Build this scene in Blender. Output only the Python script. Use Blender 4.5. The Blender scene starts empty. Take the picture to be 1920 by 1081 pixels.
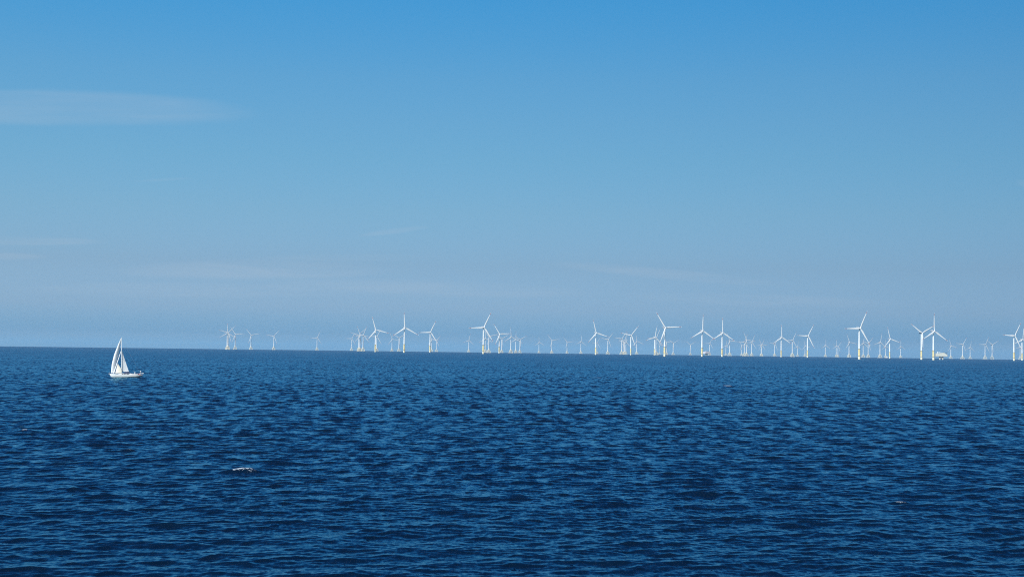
import bpy, bmesh, math, random
import numpy as np
from mathutils import Matrix, Vector

# ------------------------------------------------------------------ camera, sky, sun, exposure
SC = bpy.context.scene
COL = SC.collection
FPX = 2637.0            # focal length in pixels of the 1920 px wide photograph
CAM_H = 14.0            # deck height of the ferry the photo was taken from
R_E = 7.4e6             # earth radius with standard refraction
ROLL = math.radians(0.75)
PITCH = math.radians(2.503)

cam_data = bpy.data.cameras.new('camera')
cam_data.sensor_width = 36.0
cam_data.lens = 36.0 * FPX / 1920.0
cam_data.clip_start = 0.5
cam_data.clip_end = 120000.0
cam = bpy.data.objects.new('camera', cam_data)
COL.objects.link(cam)
CAM_ROT = Matrix.Rotation(math.radians(90) + PITCH, 4, 'X') @ Matrix.Rotation(ROLL, 4, 'Z')
cam.matrix_world = Matrix.Translation((0, 0, CAM_H)) @ CAM_ROT
SC.camera = cam

SUN_EL, SUN_AZ = math.radians(30), math.radians(213)
sun_dir = Vector((math.sin(SUN_AZ) * math.cos(SUN_EL), math.cos(SUN_AZ) * math.cos(SUN_EL), math.sin(SUN_EL)))

world = bpy.data.worlds.new('World')
SC.world = world
world.use_nodes = True


class NT:
    """Tiny helper for wiring node trees."""
    def __init__(self, tree):
        self.t = tree

    def n(self, kind, **kw):
        nd = self.t.nodes.new(kind)
        for k, v in kw.items():
            setattr(nd, k, v)
        return nd

    def link(self, a, b):
        self.t.links.new(a, b)

    def put(self, sock, v):
        if hasattr(v, 'is_linked') or isinstance(v, bpy.types.NodeSocket):
            self.link(v, sock)
        else:
            sock.default_value = v

    def m(self, op, a, b=0.0, c=0.0, clamp=False):
        nd = self.n('ShaderNodeMath', operation=op, use_clamp=clamp)
        self.put(nd.inputs[0], a); self.put(nd.inputs[1], b); self.put(nd.inputs[2], c)
        return nd.outputs[0]

    def comb(self, x, y, z):
        nd = self.n('ShaderNodeCombineXYZ')
        self.put(nd.inputs[0], x); self.put(nd.inputs[1], y); self.put(nd.inputs[2], z)
        return nd.outputs[0]

    def sep(self, v):
        nd = self.n('ShaderNodeSeparateXYZ')
        self.link(v, nd.inputs[0])
        return nd.outputs

    def mix(self, fac, a, b, mode='MIX'):
        nd = self.n('ShaderNodeMixRGB', blend_type=mode)
        self.put(nd.inputs[0], fac); self.put(nd.inputs[1], a); self.put(nd.inputs[2], b)
        return nd.outputs[0]

    def rng(self, v, a, b, c=0.0, d=1.0, smooth=True):
        nd = self.n('ShaderNodeMapRange', interpolation_type='SMOOTHSTEP' if smooth else 'LINEAR')
        self.put(nd.inputs[0], v)
        for i, q in enumerate((a, b, c, d)):
            nd.inputs[i + 1].default_value = q
        return nd.outputs[0]

    def noise(self, vec, scale, detail=3.0, rough=0.5, dist=0.0):
        nd = self.n('ShaderNodeTexNoise')
        self.link(vec, nd.inputs['Vector'])
        nd.inputs['Scale'].default_value = scale
        nd.inputs['Detail'].default_value = detail
        nd.inputs['Roughness'].default_value = rough
        nd.inputs['Distortion'].default_value = dist
        return nd.outputs


SKY_STRENGTH = 0.10
SKY_SIDE = (0.62, 0.55, 0.5)
# tint of the clear air by elevation (sine of the angle above the horizon)
SKY_TINT = [(0.0, (0.3062, 1.1058, 2.6043)), (0.0468, (0.3062, 1.1058, 2.6043)), (0.0989, (0.2874, 0.8057, 1.8462)), (0.1695, (0.421, 0.7155, 1.3869)), (0.2428, (0.41, 0.6256, 1.0286)), (0.3107, (0.4149, 0.6787, 0.9565)), (0.3656, (0.3915, 0.7252, 0.9624)), (0.3992, (0.383, 0.7514, 0.9905)), (0.4339, (0.3541, 0.7795, 1.038)), (0.4637, (0.2881, 0.7986, 1.1071)), (0.4911, (0.2336, 0.82, 1.1724)), (0.65, (0.1448, 0.5904, 1.0317)), (1.0, (0.1168, 0.492, 0.9965))]


CLOUD_COLOR = (4.8, 5.6, 6.6, 1)
# direction (right, up), half length, half height, slope, cover, fibres, core
CLOUDS = [(-0.338, 0.1688, 0.147, 0.013, -0.018, 0.185, 0.4, 0.45),
          (-0.35, 0.0735, 0.06, 0.0035, 0.0, 0.274, 0.8, 0.0),
          (-0.36, 0.062, 0.03, 0.003, 0.0, 0.211, 0.7, 0.0),
          (-0.25, 0.118, 0.022, 0.0012, 0.07, 0.105, 0.5, 0.0),
          (-0.085, 0.0835, 0.026, 0.0022, 0.14, 0.147, 0.4, 0.0),
          (-0.185, 0.0545, 0.1, 0.008, 0.02, 0.232, 0.7, 0.0),
          (-0.06, 0.043, 0.12, 0.0065, -0.02, 0.179, 0.7, 0.0),
          (0.11, 0.0555, 0.085, 0.0042, -0.075, 0.179, 0.7, 0.0),
          (-0.215, 0.04, 0.14, 0.006, 0.01, 0.168, 0.8, 0.0),
          (-0.12, 0.064, 0.07, 0.003, 0.03, 0.126, 0.8, 0.0),
          (0.18, 0.038, 0.11, 0.005, -0.02, 0.126, 0.8, 0.0),
          (0.368, 0.124, 0.01, 0.0035, 0.0, 0.105, 0.3, 0.0)]


def build_sky():
    w = NT(world.node_tree)
    world.node_tree.nodes.clear()
    out = w.n('ShaderNodeOutputWorld')
    bg = w.n('ShaderNodeBackground')
    w.link(bg.outputs[0], out.inputs[0])
    bg.inputs[1].default_value = SKY_STRENGTH
    sky = w.n('ShaderNodeTexSky')
    sky.sky_type = 'NISHITA'
    sky.sun_disc = False
    sky.sun_elevation = SUN_EL
    sky.sun_rotation = SUN_AZ
    sky.altitude = 10
    sky.air_density = 1.0
    sky.dust_density = 1.0
    sky.ozone_density = 1.0
    tc = w.n('ShaderNodeTexCoord')
    d = tc.outputs['Generated']
    x, y, z = w.sep(d)
    ramp = w.n('ShaderNodeValToRGB')
    ramp.color_ramp.interpolation = 'EASE' if False else 'LINEAR'
    el = ramp.color_ramp.elements
    while len(el) > 1:
        el.remove(el[-1])
    for i, (p, c) in enumerate(SKY_TINT):
        e = el[0] if i == 0 else el.new(p)
        e.position = p
        e.color = (c[0] / 4, c[1] / 4, c[2] / 4, 1)
    w.link(w.m('POWER', w.m('MAXIMUM', z, 0.0), 0.5), ramp.inputs[0])
    tint = w.n('ShaderNodeVectorMath', operation='SCALE')
    w.link(ramp.outputs[0], tint.inputs[0]); tint.inputs['Scale'].default_value = 4.0
    base = w.mix(1.0, sky.outputs[0], tint.outputs[0], 'MULTIPLY')
    # the air is a little clearer to the right of the view
    base = w.mix(1.0, base, w.comb(*(w.m('SUBTRACT', 1.0, w.m('MULTIPLY', x, k)) for k in SKY_SIDE)), 'MULTIPLY')
    # thin high cloud: soft streaks placed by direction (sideways and upward tangents)
    ys = w.m('MAXIMUM', y, 0.05)
    u, v = w.m('DIVIDE', x, ys), w.m('DIVIDE', z, ys)
    fib = w.noise(w.comb(w.m('MULTIPLY', u, 9.0), w.m('MULTIPLY', v, 120.0), 0.0), 1.0, 5, 0.6, 0.6)[0]
    wob = w.noise(w.comb(w.m('MULTIPLY', u, 5.0), w.m('MULTIPLY', v, 20.0), 3.0), 1.0, 3, 0.5)[0]
    total = 0.0
    for (pu, pv, a, b_, slope, amount, fibrous, core) in CLOUDS:
        du = w.m('SUBTRACT', u, pu)
        dv = w.m('SUBTRACT', w.m('SUBTRACT', v, pv), w.m('MULTIPLY', du, slope))
        dv = w.m('ADD', dv, w.m('MULTIPLY', w.m('SUBTRACT', wob, 0.5), b_ * 0.9))
        e = w.m('ADD', w.m('POWER', w.m('ABSOLUTE', w.m('DIVIDE', du, a)), 2.0), w.m('POWER', w.m('ABSOLUTE', w.m('DIVIDE', dv, b_)), 2.0))
        msk = w.rng(e, 1.25, core, 0.0, amount)
        if fibrous:
            msk = w.m('MULTIPLY', msk, w.rng(fib, 0.32, 0.68, 1.0 - fibrous, 1.0))
        front = w.m('GREATER_THAN', y, 0.05)
        total = w.m('MAXIMUM', total, w.m('MULTIPLY', msk, front))
    base = w.mix(total, base, CLOUD_COLOR, 'MIX')
    w.link(base, bg.inputs[0])
    return w, bg, base, (x, y, z)


SKY = build_sky()

sun_data = bpy.data.lights.new('sun', 'SUN')
sun_data.energy = 4.9
sun_data.angle = math.radians(0.5)
sun_data.color = (1.0, 0.95, 0.88)
sun = bpy.data.objects.new('sun', sun_data)
COL.objects.link(sun)
sun.rotation_euler = (-sun_dir).to_track_quat('-Z', 'Y').to_euler()

SC.view_settings.view_transform = 'Standard'
SC.view_settings.look = 'None'
SC.view_settings.exposure = 0.0
SC.view_settings.gamma = 1.0
SC.render.engine = 'CYCLES'
SC.cycles.use_denoising = False
SC.cycles.max_bounces = 6
SC.cycles.volume_bounces = 0
SC.cycles.sample_clamp_direct = 4.0
SC.cycles.sample_clamp_indirect = 1.5
SC.cycles.filter_width = 1.1

rnd = random.Random(7)


# ------------------------------------------------------------------ helpers
def drop(d):
    """height of the curved sea surface d metres away"""
    return -d * d / (2 * R_E)


def pix_dir(px, py):
    v = Vector(((px - 960.0) / FPX, -(py - 540.5) / FPX, -1.0))
    return (CAM_ROT.to_3x3() @ v).normalized()


def pix_sea(px, py):
    """the point of the sea seen at a pixel"""
    v = pix_dir(px, py)
    h = math.hypot(v.x, v.y)
    s = -v.z / h                                    # downward slope
    # CAM_H - s D = -D^2/2R
    disc = s * s - 2 * CAM_H / R_E
    D = R_E * (s - math.sqrt(max(disc, 0.0)))
    return Vector((v.x / h * D, v.y / h * D, drop(D)))


HOR_X = [0, 160, 480, 640, 800, 940, 1080, 1360, 1640, 1860, 1920]
HOR_Y = [648.0, 649.6, 653.3, 657.0, 659.6, 661.6, 663.9, 666.5, 669.8, 672.4, 673.1]


def horizon_y(px):
    return float(np.interp(px, HOR_X, HOR_Y))


DIP = math.sqrt(2 * CAM_H / R_E)


def dist_for(height, ppx):
    """distance at which a point `height` above the water stands ppx pixels over the horizon"""
    lo, hi = 300.0, 40000.0
    for _ in range(60):
        mid = 0.5 * (lo + hi)
        a = (height + drop(mid) - CAM_H) / mid + DIP
        if a * FPX > ppx:
            lo = mid
        else:
            hi = mid
    return lo


def along(px, D):
    v = pix_dir(px, 540.5 + (px - 960) * 0.0131 + 120.4)
    h = math.hypot(v.x, v.y)
    return Vector((v.x / h * D, v.y / h * D, drop(D)))


MATS = {}


def material(name, color, rough=0.5, var=0.06, scale=0.4, metallic=0.0, streak=0.0, subsurf=0.0):
    """painted surface with faint procedural wear"""
    if name in MATS:
        return MATS[name]
    m = bpy.data.materials.new(name)
    m.use_nodes = True
    t = NT(m.node_tree)
    b = m.node_tree.nodes['Principled BSDF']
    g = t.n('ShaderNodeTexCoord')
    mp = t.n('ShaderNodeMapping')
    mp.inputs['Scale'].default_value = (1, 1, 0.25 if streak else 1)
    t.link(g.outputs['Object'], mp.inputs[0])
    f = t.noise(mp.outputs[0], scale, 5, 0.6)[0]
    k = t.rng(f, 0.3, 0.75, 0.0, 1.0)
    dark = [c * (1 - var * 2.5) for c in color]
    t.link(t.mix(k, tuple(color) + (1,), tuple(dark) + (1,)), b.inputs['Base Color'])
    b.inputs['Roughness'].default_value = rough
    b.inputs['Metallic'].default_value = metallic
    MATS[name] = m
    return m


def mesh_obj(name, bm, mat, parent=None, smooth=True):
    me = bpy.data.meshes.new(name)
    bmesh.ops.recalc_face_normals(bm, faces=bm.faces)
    bm.to_mesh(me)
    bm.free()
    me.materials.append(mat)
    if smooth:
        for p in me.polygons:
            p.use_smooth = True
        me.set_sharp_from_angle(angle=math.radians(35))
    o = bpy.data.objects.new(name, me)
    COL.objects.link(o)
    if parent:
        o.parent = parent
    return o


def empty(name, label, cat, loc=(0, 0, 0), rz=0.0, group=None):
    o = bpy.data.objects.new(name, None)
    COL.objects.link(o)
    o.location = loc
    o.rotation_euler = (0, 0, rz)
    o['label'] = label
    o['category'] = cat
    if group:
        o['group'] = group
    return o


def add_box(bm, c, s, M=None):
    v = []
    for k in (-1, 1):
        for j, i in ((-1, -1), (-1, 1), (1, 1), (1, -1)):
            p = Vector((c[0] + i * s[0] / 2, c[1] + j * s[1] / 2, c[2] + k * s[2] / 2))
            v.append(bm.verts.new(M @ p if M else p))
    for f in ((0, 1, 2, 3), (4, 5, 6, 7), (0, 1, 5, 4), (1, 2, 6, 5), (2, 3, 7, 6), (3, 0, 4, 7)):
        bm.faces.new([v[i] for i in f])
    return v


def add_tube(bm, a, b, ra, rb=None, seg=10, cap=True):
    rb = ra if rb is None else rb
    a, b = Vector(a), Vector(b)
    z = (b - a).normalized()
    x = z.orthogonal().normalized()
    y = z.cross(x)
    rings = []
    for p, r in ((a, ra), (b, rb)):
        rings.append([bm.verts.new(p + x * (r * math.cos(2 * math.pi * i / seg)) + y * (r * math.sin(2 * math.pi * i / seg)))
                      for i in range(seg)])
    for i in range(seg):
        j = (i + 1) % seg
        bm.faces.new((rings[0][i], rings[0][j], rings[1][j], rings[1][i]))
    if cap:
        bm.faces.new(rings[0][::-1])
        bm.faces.new(rings[1])


def add_lathe(bm, prof, seg=24, M=None):
    """prof: list of (radius, z); closed with caps"""
    rings = []
    for r, z in prof:
        ring = []
        for i in range(seg):
            p = Vector((r * math.cos(2 * math.pi * i / seg), r * math.sin(2 * math.pi * i / seg), z))
            ring.append(bm.verts.new(M @ p if M else p))
        rings.append(ring)
    for a, b in zip(rings, rings[1:]):
        for i in range(seg):
            j = (i + 1) % seg
            bm.faces.new((a[i], a[j], b[j], b[i]))
    bm.faces.new(rings[0][::-1])
    bm.faces.new(rings[-1])


def add_loft(bm, secs, cap=True):
    """secs: list of closed rings of points with equal length"""
    rings = [[bm.verts.new(p) for p in s] for s in secs]
    n = len(rings[0])
    for a, b in zip(rings, rings[1:]):
        for i in range(n):
            j = (i + 1) % n
            bm.faces.new((a[i], a[j], b[j], b[i]))
    if cap:
        bm.faces.new(rings[0][::-1])
        bm.faces.new(rings[-1])


# ------------------------------------------------------------------ the sea
WAVE_DIR = math.radians(-90 + 14)        # waves run towards the ferry, a little to the right
SEA_ROUGH = 0.06


def wave_tile(N, L, lo, hi, seed, amp_gain, spread):
    """one periodic tile of a wind sea holding the wavelengths lo..hi (m): height, dx, dy"""
    rs = np.random.RandomState(seed)
    k1 = 2 * np.pi * np.fft.fftfreq(N, L / N)
    kx, ky = np.meshgrid(k1, k1, indexing='ij')
    k = np.hypot(kx, ky)
    k[0, 0] = 1
    kp = 2 * np.pi / PEAK
    S = k ** -3.85 * np.exp(-1.25 * (kp / k) ** 2) * (1 + 1.6 * np.exp(-((np.sqrt(k / kp) - 1) ** 2) / (2 * 0.12 ** 2)))
    c = kx / k                                        # tile x axis = wave direction
    D = np.clip(c, 0, 1) ** spread + 0.02
    S = S * D
    S[(k < 2 * np.pi / hi) | (k >= 2 * np.pi / lo)] = 0
    S[0, 0] = 0
    dk = 2 * np.pi / L
    A = np.sqrt(S) * dk * (rs.randn(N, N) + 1j * rs.randn(N, N)) / np.sqrt(2) * amp_gain
    h = np.real(np.fft.ifft2(A)) * N * N
    dx = np.real(np.fft.ifft2(1j * kx / k * A)) * N * N
    dy = np.real(np.fft.ifft2(1j * ky / k * A)) * N * N
    sx = np.real(np.fft.ifft2(1j * kx * A)) * N * N
    sy = np.real(np.fft.ifft2(1j * ky * A)) * N * N
    mss = float((sx ** 2 + sy ** 2).mean())
    return h.astype(np.float32), dx.astype(np.float32), dy.astype(np.float32), mss


PEAK = 9.0
GAIN = 0.072
LEAN = 0.9           # crests lean forward: steep front faces, long easy backs
CHOP = 1.3
BANDS = [(8.0, 40.0, 389.0, 4, 1.55), (4.0, 8.0, 211.0, 3.5, 1.1), (1.9, 4.0, 113.0, 2.6, 1.65), (0.9, 1.9, 61.7, 2.0, 1.55), (0.45, 0.9, 29.3, 1.8, 1.2)]
WHITECAPS = [  # pixel position, half length along the crest (m), crest height (m), foam strength
    (455, 886, 1.3, 0.42, 0.85), (473, 887, 0.9, 0.16, 0.55), (46, 808, 0.55, 0.28, 0.75), (1688, 942, 0.5, 0.22, 0.7), (243, 845, 0.6, 0.2, 0.5),
    (1364, 724, 2.6, 0.4, 0.85), (1120, 708, 2.8, 0.35, 0.75), (1012, 706, 2.0, 0.3, 0.6), (1299, 798, 0.8, 0.2, 0.5),
    (920, 872, 0.9, 0.3, 0.4), (660, 699, 1.6, 0.3, 0.6), (1520, 733, 1.4, 0.3, 0.5), (318, 752, 1.0, 0.25, 0.45), (1000, 719, 1.3, 0.3, 0.5),
    (213, 708.6, 1.9, 0.06, 0.62), (226, 709.6, 1.5, 0.03, 0.48), (247, 709.2, 1.2, 0.03, 0.5), (266, 709.4, 1.6, 0.03, 0.5), (286, 710.0, 2.0, 0.02, 0.42)]


def build_sea():
    # distances: dense where single waves can be told apart, sparse at the horizon
    ds = [4.0]
    while ds[-1] < 55: ds.append(ds[-1] * 1.05)
    while ds[-1] < 23500:
        d = ds[-1]
        step = 0.6 if d < 75 else max(0.16, 0.0013 * d) if d < 700 else 0.002 * d
        ds.append(d + step)
    ds = np.array(ds)
    az = list(np.radians(np.arange(-25, 25, 0.05)))
    right = list(np.radians(np.concatenate([np.arange(25, 40, 0.5), np.arange(40, 180, 5)])))
    az = np.array([-a for a in right[::-1]] + az[1:] + right)
    nr, nc = len(ds), len(az)
    D, A = np.meshgrid(ds, az, indexing='ij')
    X, Y = D * np.sin(A), D * np.cos(A)
    sp = np.gradient(ds)
    spc = np.gradient(az)
    spacing = np.maximum(sp[:, None] + 0 * A, D * spc[None, :])
    dX, dY, dZ = np.zeros_like(X), np.zeros_like(X), np.zeros_like(X)
    lost = np.zeros_like(X)
    for i, (lo, hi, L, spread, gain) in enumerate(BANDS):
        h, tx, ty, mss = wave_tile(256, L, lo, hi, 11 + i, GAIN * gain, spread)
        w = np.clip((lo / spacing - 1.6) / 1.2, 0, 1)
        lost += mss * (1 - w * w)
        idx = np.nonzero(w.ravel() > 0)[0]
        th = WAVE_DIR + (0.0, 0.12, -0.1, 0.16, -0.14)[i]
        c, s = math.cos(th), math.sin(th)
        x, y, ww = X.ravel()[idx], Y.ravel()[idx], w.ravel()[idx].astype(np.float32)
        u = ((x * c + y * s + 37.7 * i) / L % 1) * 256
        v = ((-x * s + y * c + 91.3 * i) / L % 1) * 256
        u0, v0 = u.astype(int) % 256, v.astype(int) % 256
        fu, fv = (u % 1).astype(np.float32), (v % 1).astype(np.float32)
        u1, v1 = (u0 + 1) % 256, (v0 + 1) % 256
        w00, w10, w01, w11 = (1 - fu) * (1 - fv), fu * (1 - fv), (1 - fu) * fv, fu * fv
        f = lambda t: (t[u0, v0] * w00 + t[u1, v0] * w10 + t[u0, v1] * w01 + t[u1, v1] * w11) * ww
        hh, px, py = f(h), f(tx), f(ty)
        dZ.ravel()[idx] += hh
        px = px + (LEAN / CHOP) * hh
        dX.ravel()[idx] += CHOP * (px * c - py * s)
        dY.ravel()[idx] += CHOP * (px * s + py * c)
    # breaking crests
    foam = np.zeros_like(X)
    c, s = math.cos(WAVE_DIR), math.sin(WAVE_DIR)
    for (px, py, half, hgt, st) in WHITECAPS:
        p = pix_sea(px, py)
        a = (X - p.x) * c + (Y - p.y) * s               # along travel
        b = -(X - p.x) * s + (Y - p.y) * c              # along the crest
        b = b + 0.12 * half * np.sin(b / half * 2.3 + px)
        a = a + 0.25 * half * (b / (2 * half)) ** 2
        near = (np.abs(a) < half * 9) & (np.abs(b) < half * 9)
        lng = np.exp(-(b / (half * 1.9)) ** 2)
        wd = max(1.0, half * 0.55)
        ridge = np.where(a > 0, np.exp(-(a / (wd * 0.75)) ** 2), np.exp(-(a / (wd * 1.6)) ** 2))
        dZ += np.where(near, hgt * lng * ridge, 0)
        sl = max(0.45, 0.24 * half) + 0.0012 * math.hypot(p.x, p.y)
        fo = np.exp(-(b / half) ** 4) * np.where(a > 0, np.exp(-(a / sl) ** 2), np.exp(-(a / (sl * 0.8)) ** 2))
        foam = np.maximum(foam, np.where(near, fo * st, 0))
    co = np.stack([X + dX, Y + dY, dZ + (-(D ** 2) / (2 * R_E))], -1).reshape(-1, 3).astype(np.float32)
    I = np.arange(nr * nc).reshape(nr, nc)
    q = np.stack([I[:-1, :-1], I[:-1, 1:], I[1:, 1:], I[1:, :-1]], -1).reshape(-1, 4)
    seam = np.stack([I[:-1, -1], I[:-1, 0], I[1:, 0], I[1:, -1]], -1).reshape(-1, 4)
    q = np.concatenate([q, seam]).astype(np.int32)
    me = bpy.data.meshes.new('water')
    me.vertices.add(len(co)); me.vertices.foreach_set('co', co.ravel())
    me.loops.add(q.size); me.loops.foreach_set('vertex_index', q.ravel())
    me.polygons.add(len(q))
    me.polygons.foreach_set('loop_start', np.arange(0, q.size, 4, dtype=np.int32))
    me.update(calc_edges=True)
    me.polygons.foreach_set('use_smooth', np.ones(len(q), dtype=bool))
    for nm, arr in (('ripple', np.sqrt(lost)), ('foam', foam)):
        at = me.attributes.new(nm, 'FLOAT', 'POINT')
        at.data.foreach_set('value', arr.ravel().astype(np.float32))
    o = bpy.data.objects.new('water', me)
    COL.objects.link(o)
    o['kind'] = 'structure'
    o['label'] = 'dark blue choppy open sea with a few small whitecaps'
    me.materials.append(sea_material())
    return o


def sea_material():
    m = bpy.data.materials.new('sea_water')
    m.use_nodes = True
    t = NT(m.node_tree)
    b = m.node_tree.nodes['Principled BSDF']
    geo = t.n('ShaderNodeNewGeometry')
    P = geo.outputs['Position']
    mp = t.n('ShaderNodeMapping')
    mp.inputs['Rotation'].default_value = (0, 0, -WAVE_DIR)
    mp.inputs['Scale'].default_value = (1.0, 0.33, 0.0)     # ripples drawn out along the crests
    mp.vector_type = 'POINT'
    t.link(P, mp.inputs[0])
    fine = t.noise(mp.outputs[0], 2.9, 4, 0.62)['Color']
    wide = t.noise(mp.outputs[0], 0.33, 3, 0.6)['Color']
    gust = t.noise(P, 0.011, 3, 0.55)[0]
    gust = t.rng(gust, 0.3, 0.7, 0.7, 1.25)
    rip = t.n('ShaderNodeAttribute'); rip.attribute_name = 'ripple'
    r = rip.outputs['Fac']
    f = t.sep(fine); w_ = t.sep(wide)
    a1 = t.m('MULTIPLY', RIPPLE_FINE, gust)
    a2 = t.m('MULTIPLY', t.m('MULTIPLY', r, RIPPLE_LOST), gust)
    cx = t.m('ADD', t.m('MULTIPLY', t.m('SUBTRACT', f[0], 0.5), a1), t.m('MULTIPLY', t.m('SUBTRACT', w_[0], 0.5), a2))
    cy = t.m('ADD', t.m('MULTIPLY', t.m('SUBTRACT', f[1], 0.5), a1), t.m('MULTIPLY', t.m('SUBTRACT', w_[1], 0.5), a2))
    cy = t.m('MULTIPLY', cy, 0.75)
    # back from wave axes to world axes
    c, s = math.cos(WAVE_DIR), math.sin(WAVE_DIR)
    wx = t.m('SUBTRACT', t.m('MULTIPLY', cx, c), t.m('MULTIPLY', cy, s))
    wy = t.m('ADD', t.m('MULTIPLY', cx, s), t.m('MULTIPLY', cy, c))
    add = t.n('ShaderNodeVectorMath', operation='ADD')
    t.link(geo.outputs['Normal'], add.inputs[0]); t.link(t.comb(wx, wy, 0.0), add.inputs[1])
    nrm = t.n('ShaderNodeVectorMath', operation='NORMALIZE')
    t.link(add.outputs[0], nrm.inputs[0])
    fa = t.n('ShaderNodeAttribute'); fa.attribute_name = 'foam'
    lace = t.noise(P, 4.5, 5, 0.7)[0]
    fm = t.rng(t.m('ADD', fa.outputs['Fac'], t.m('MULTIPLY', t.m('SUBTRACT', lace, 0.5), 2.2)), 0.5, 0.85)
    fm = t.m('MULTIPLY', fm, t.rng(fa.outputs['Fac'], 0.05, 0.3))
    # ripples leaning away from the onlooker are hidden behind the next one: show its near face instead
    dt = t.n('ShaderNodeVectorMath', operation='DOT_PRODUCT')
    t.link(nrm.outputs[0], dt.inputs[0]); t.link(geo.outputs['Incoming'], dt.inputs[1])
    dv = dt.outputs['Value']
    push = t.m('ADD', t.m('SUBTRACT', t.m('ABSOLUTE', dv), dv), 0.04)
    pv = t.n('ShaderNodeVectorMath', operation='SCALE')
    t.link(geo.outputs['Incoming'], pv.inputs[0]); t.link(push, pv.inputs['Scale'])
    ad2 = t.n('ShaderNodeVectorMath', operation='ADD')
    t.link(nrm.outputs[0], ad2.inputs[0]); t.link(pv.outputs[0], ad2.inputs[1])
    nr2 = t.n('ShaderNodeVectorMath', operation='NORMALIZE')
    t.link(ad2.outputs[0], nr2.inputs[0])
    N = nr2.outputs[0]
    m.node_tree.nodes.remove(b)
    out = [n for n in m.node_tree.nodes if n.type == 'OUTPUT_MATERIAL'][0]
    dif = t.n('ShaderNodeBsdfDiffuse')                      # light scattered back from inside the water
    dif.inputs['Color'].default_value = WATER_COLOR + (1,)
    glo = t.n('ShaderNodeBsdfGlossy')
    glo.inputs['Color'].default_value = SEA_SPEC + (1,)
    glo.inputs['Roughness'].default_value = SEA_ROUGH
    fre = t.n('ShaderNodeFresnel'); fre.inputs['IOR'].default_value = 1.333
    for nd in (glo, fre):
        t.link(N, nd.inputs['Normal'])
    wat = t.n('ShaderNodeMixShader')
    t.link(fre.outputs[0], wat.inputs[0]); t.link(dif.outputs[0], wat.inputs[1]); t.link(glo.outputs[0], wat.inputs[2])
    froth = t.n('ShaderNodeBsdfDiffuse')
    froth.inputs['Color'].default_value = (0.50, 0.57, 0.62, 1)
    mx = t.n('ShaderNodeMixShader')
    t.link(fm, mx.inputs[0]); t.link(wat.outputs[0], mx.inputs[1]); t.link(froth.outputs[0], mx.inputs[2])
    t.link(mx.outputs[0], out.inputs['Surface'])
    return m


RIPPLE_FINE = 0.46       # slope of the small ripples (noise units)
RIPPLE_LOST = 9.5        # slope of waves finer than the mesh far away
WATER_COLOR = (0.0020, 0.0105, 0.027)
SEA_SPEC = (0.32, 0.73, 0.96)
build_sea()


# ------------------------------------------------------------------ wind turbines
YAW = math.radians(24)           # all rotors face the same wind
TILT = math.radians(-5)

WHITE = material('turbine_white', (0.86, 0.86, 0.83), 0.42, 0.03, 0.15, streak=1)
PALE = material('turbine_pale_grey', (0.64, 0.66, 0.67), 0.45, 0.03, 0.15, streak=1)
YELLOW = material('transition_yellow', (0.82, 0.67, 0.33), 0.5, 0.06, 0.25, streak=1)
CREAM = material('splash_zone_cream', (0.82, 0.77, 0.60), 0.55, 0.06, 0.3, streak=1)
LATTICE = material('lattice_cream', (0.76, 0.71, 0.56), 0.55, 0.05, 0.3)
STEEL = material('platform_grey', (0.16, 0.15, 0.13), 0.6, 0.08, 0.8)
NACELLE = material('nacelle_grey', (0.36, 0.38, 0.41), 0.45, 0.04, 0.3)
RED = material('signal_red', (0.50, 0.20, 0.17), 0.45, 0.04, 0.5)


def blade_section(z, R, slim=1.0):
    """chord outline at span z: in x (chord) and y (thickness)"""
    f = z / R
    if f < 0.2:
        k = (f - 0.02) / 0.18
        k = max(0, min(1, k)); k = k * k * (3 - 2 * k)
        chord, thick = 3.2 + 2.5 * k, 3.0 - 1.5 * k
    else:
        k = (f - 0.2) / 0.8
        chord = 4.7 * (1 - k) ** 0.85 + 1.0
        thick = 1.5 * (1 - k) + 0.12
    tw = math.radians(14) * (1 - f) ** 2
    pts = []
    for i in range(12):
        a = 2 * math.pi * i / 12
        x, y = slim * chord * (0.5 * math.cos(a) - 0.12 * (1 if f > 0.1 else 0)), thick * 0.5 * math.sin(a)
        if math.cos(a) < 0 and f > 0.12:
            y *= 1 + 0.75 * math.cos(a)
        bend = -0.012 * R * f * f * 2
        pts.append(Vector((x * math.cos(tw) - y * math.sin(tw), x * math.sin(tw) + y * math.cos(tw) + bend, z)))
    return pts


def blade_meshes(R, slim):
    fr = [0.02, 0.05, 0.09, 0.14, 0.2, 0.28, 0.38, 0.5, 0.62, 0.74, 0.85]
    bm = bmesh.new()
    add_loft(bm, [blade_section(f * R, R, slim) for f in fr])
    add_loft(bm, [blade_section(f * R, R, slim) for f in (0.945, 0.975, 1.0)])
    blade = bm
    bm = bmesh.new()
    add_loft(bm, [blade_section(f * R, R, slim) for f in (0.8505, 0.9, 0.9445)])
    return blade, bm


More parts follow.
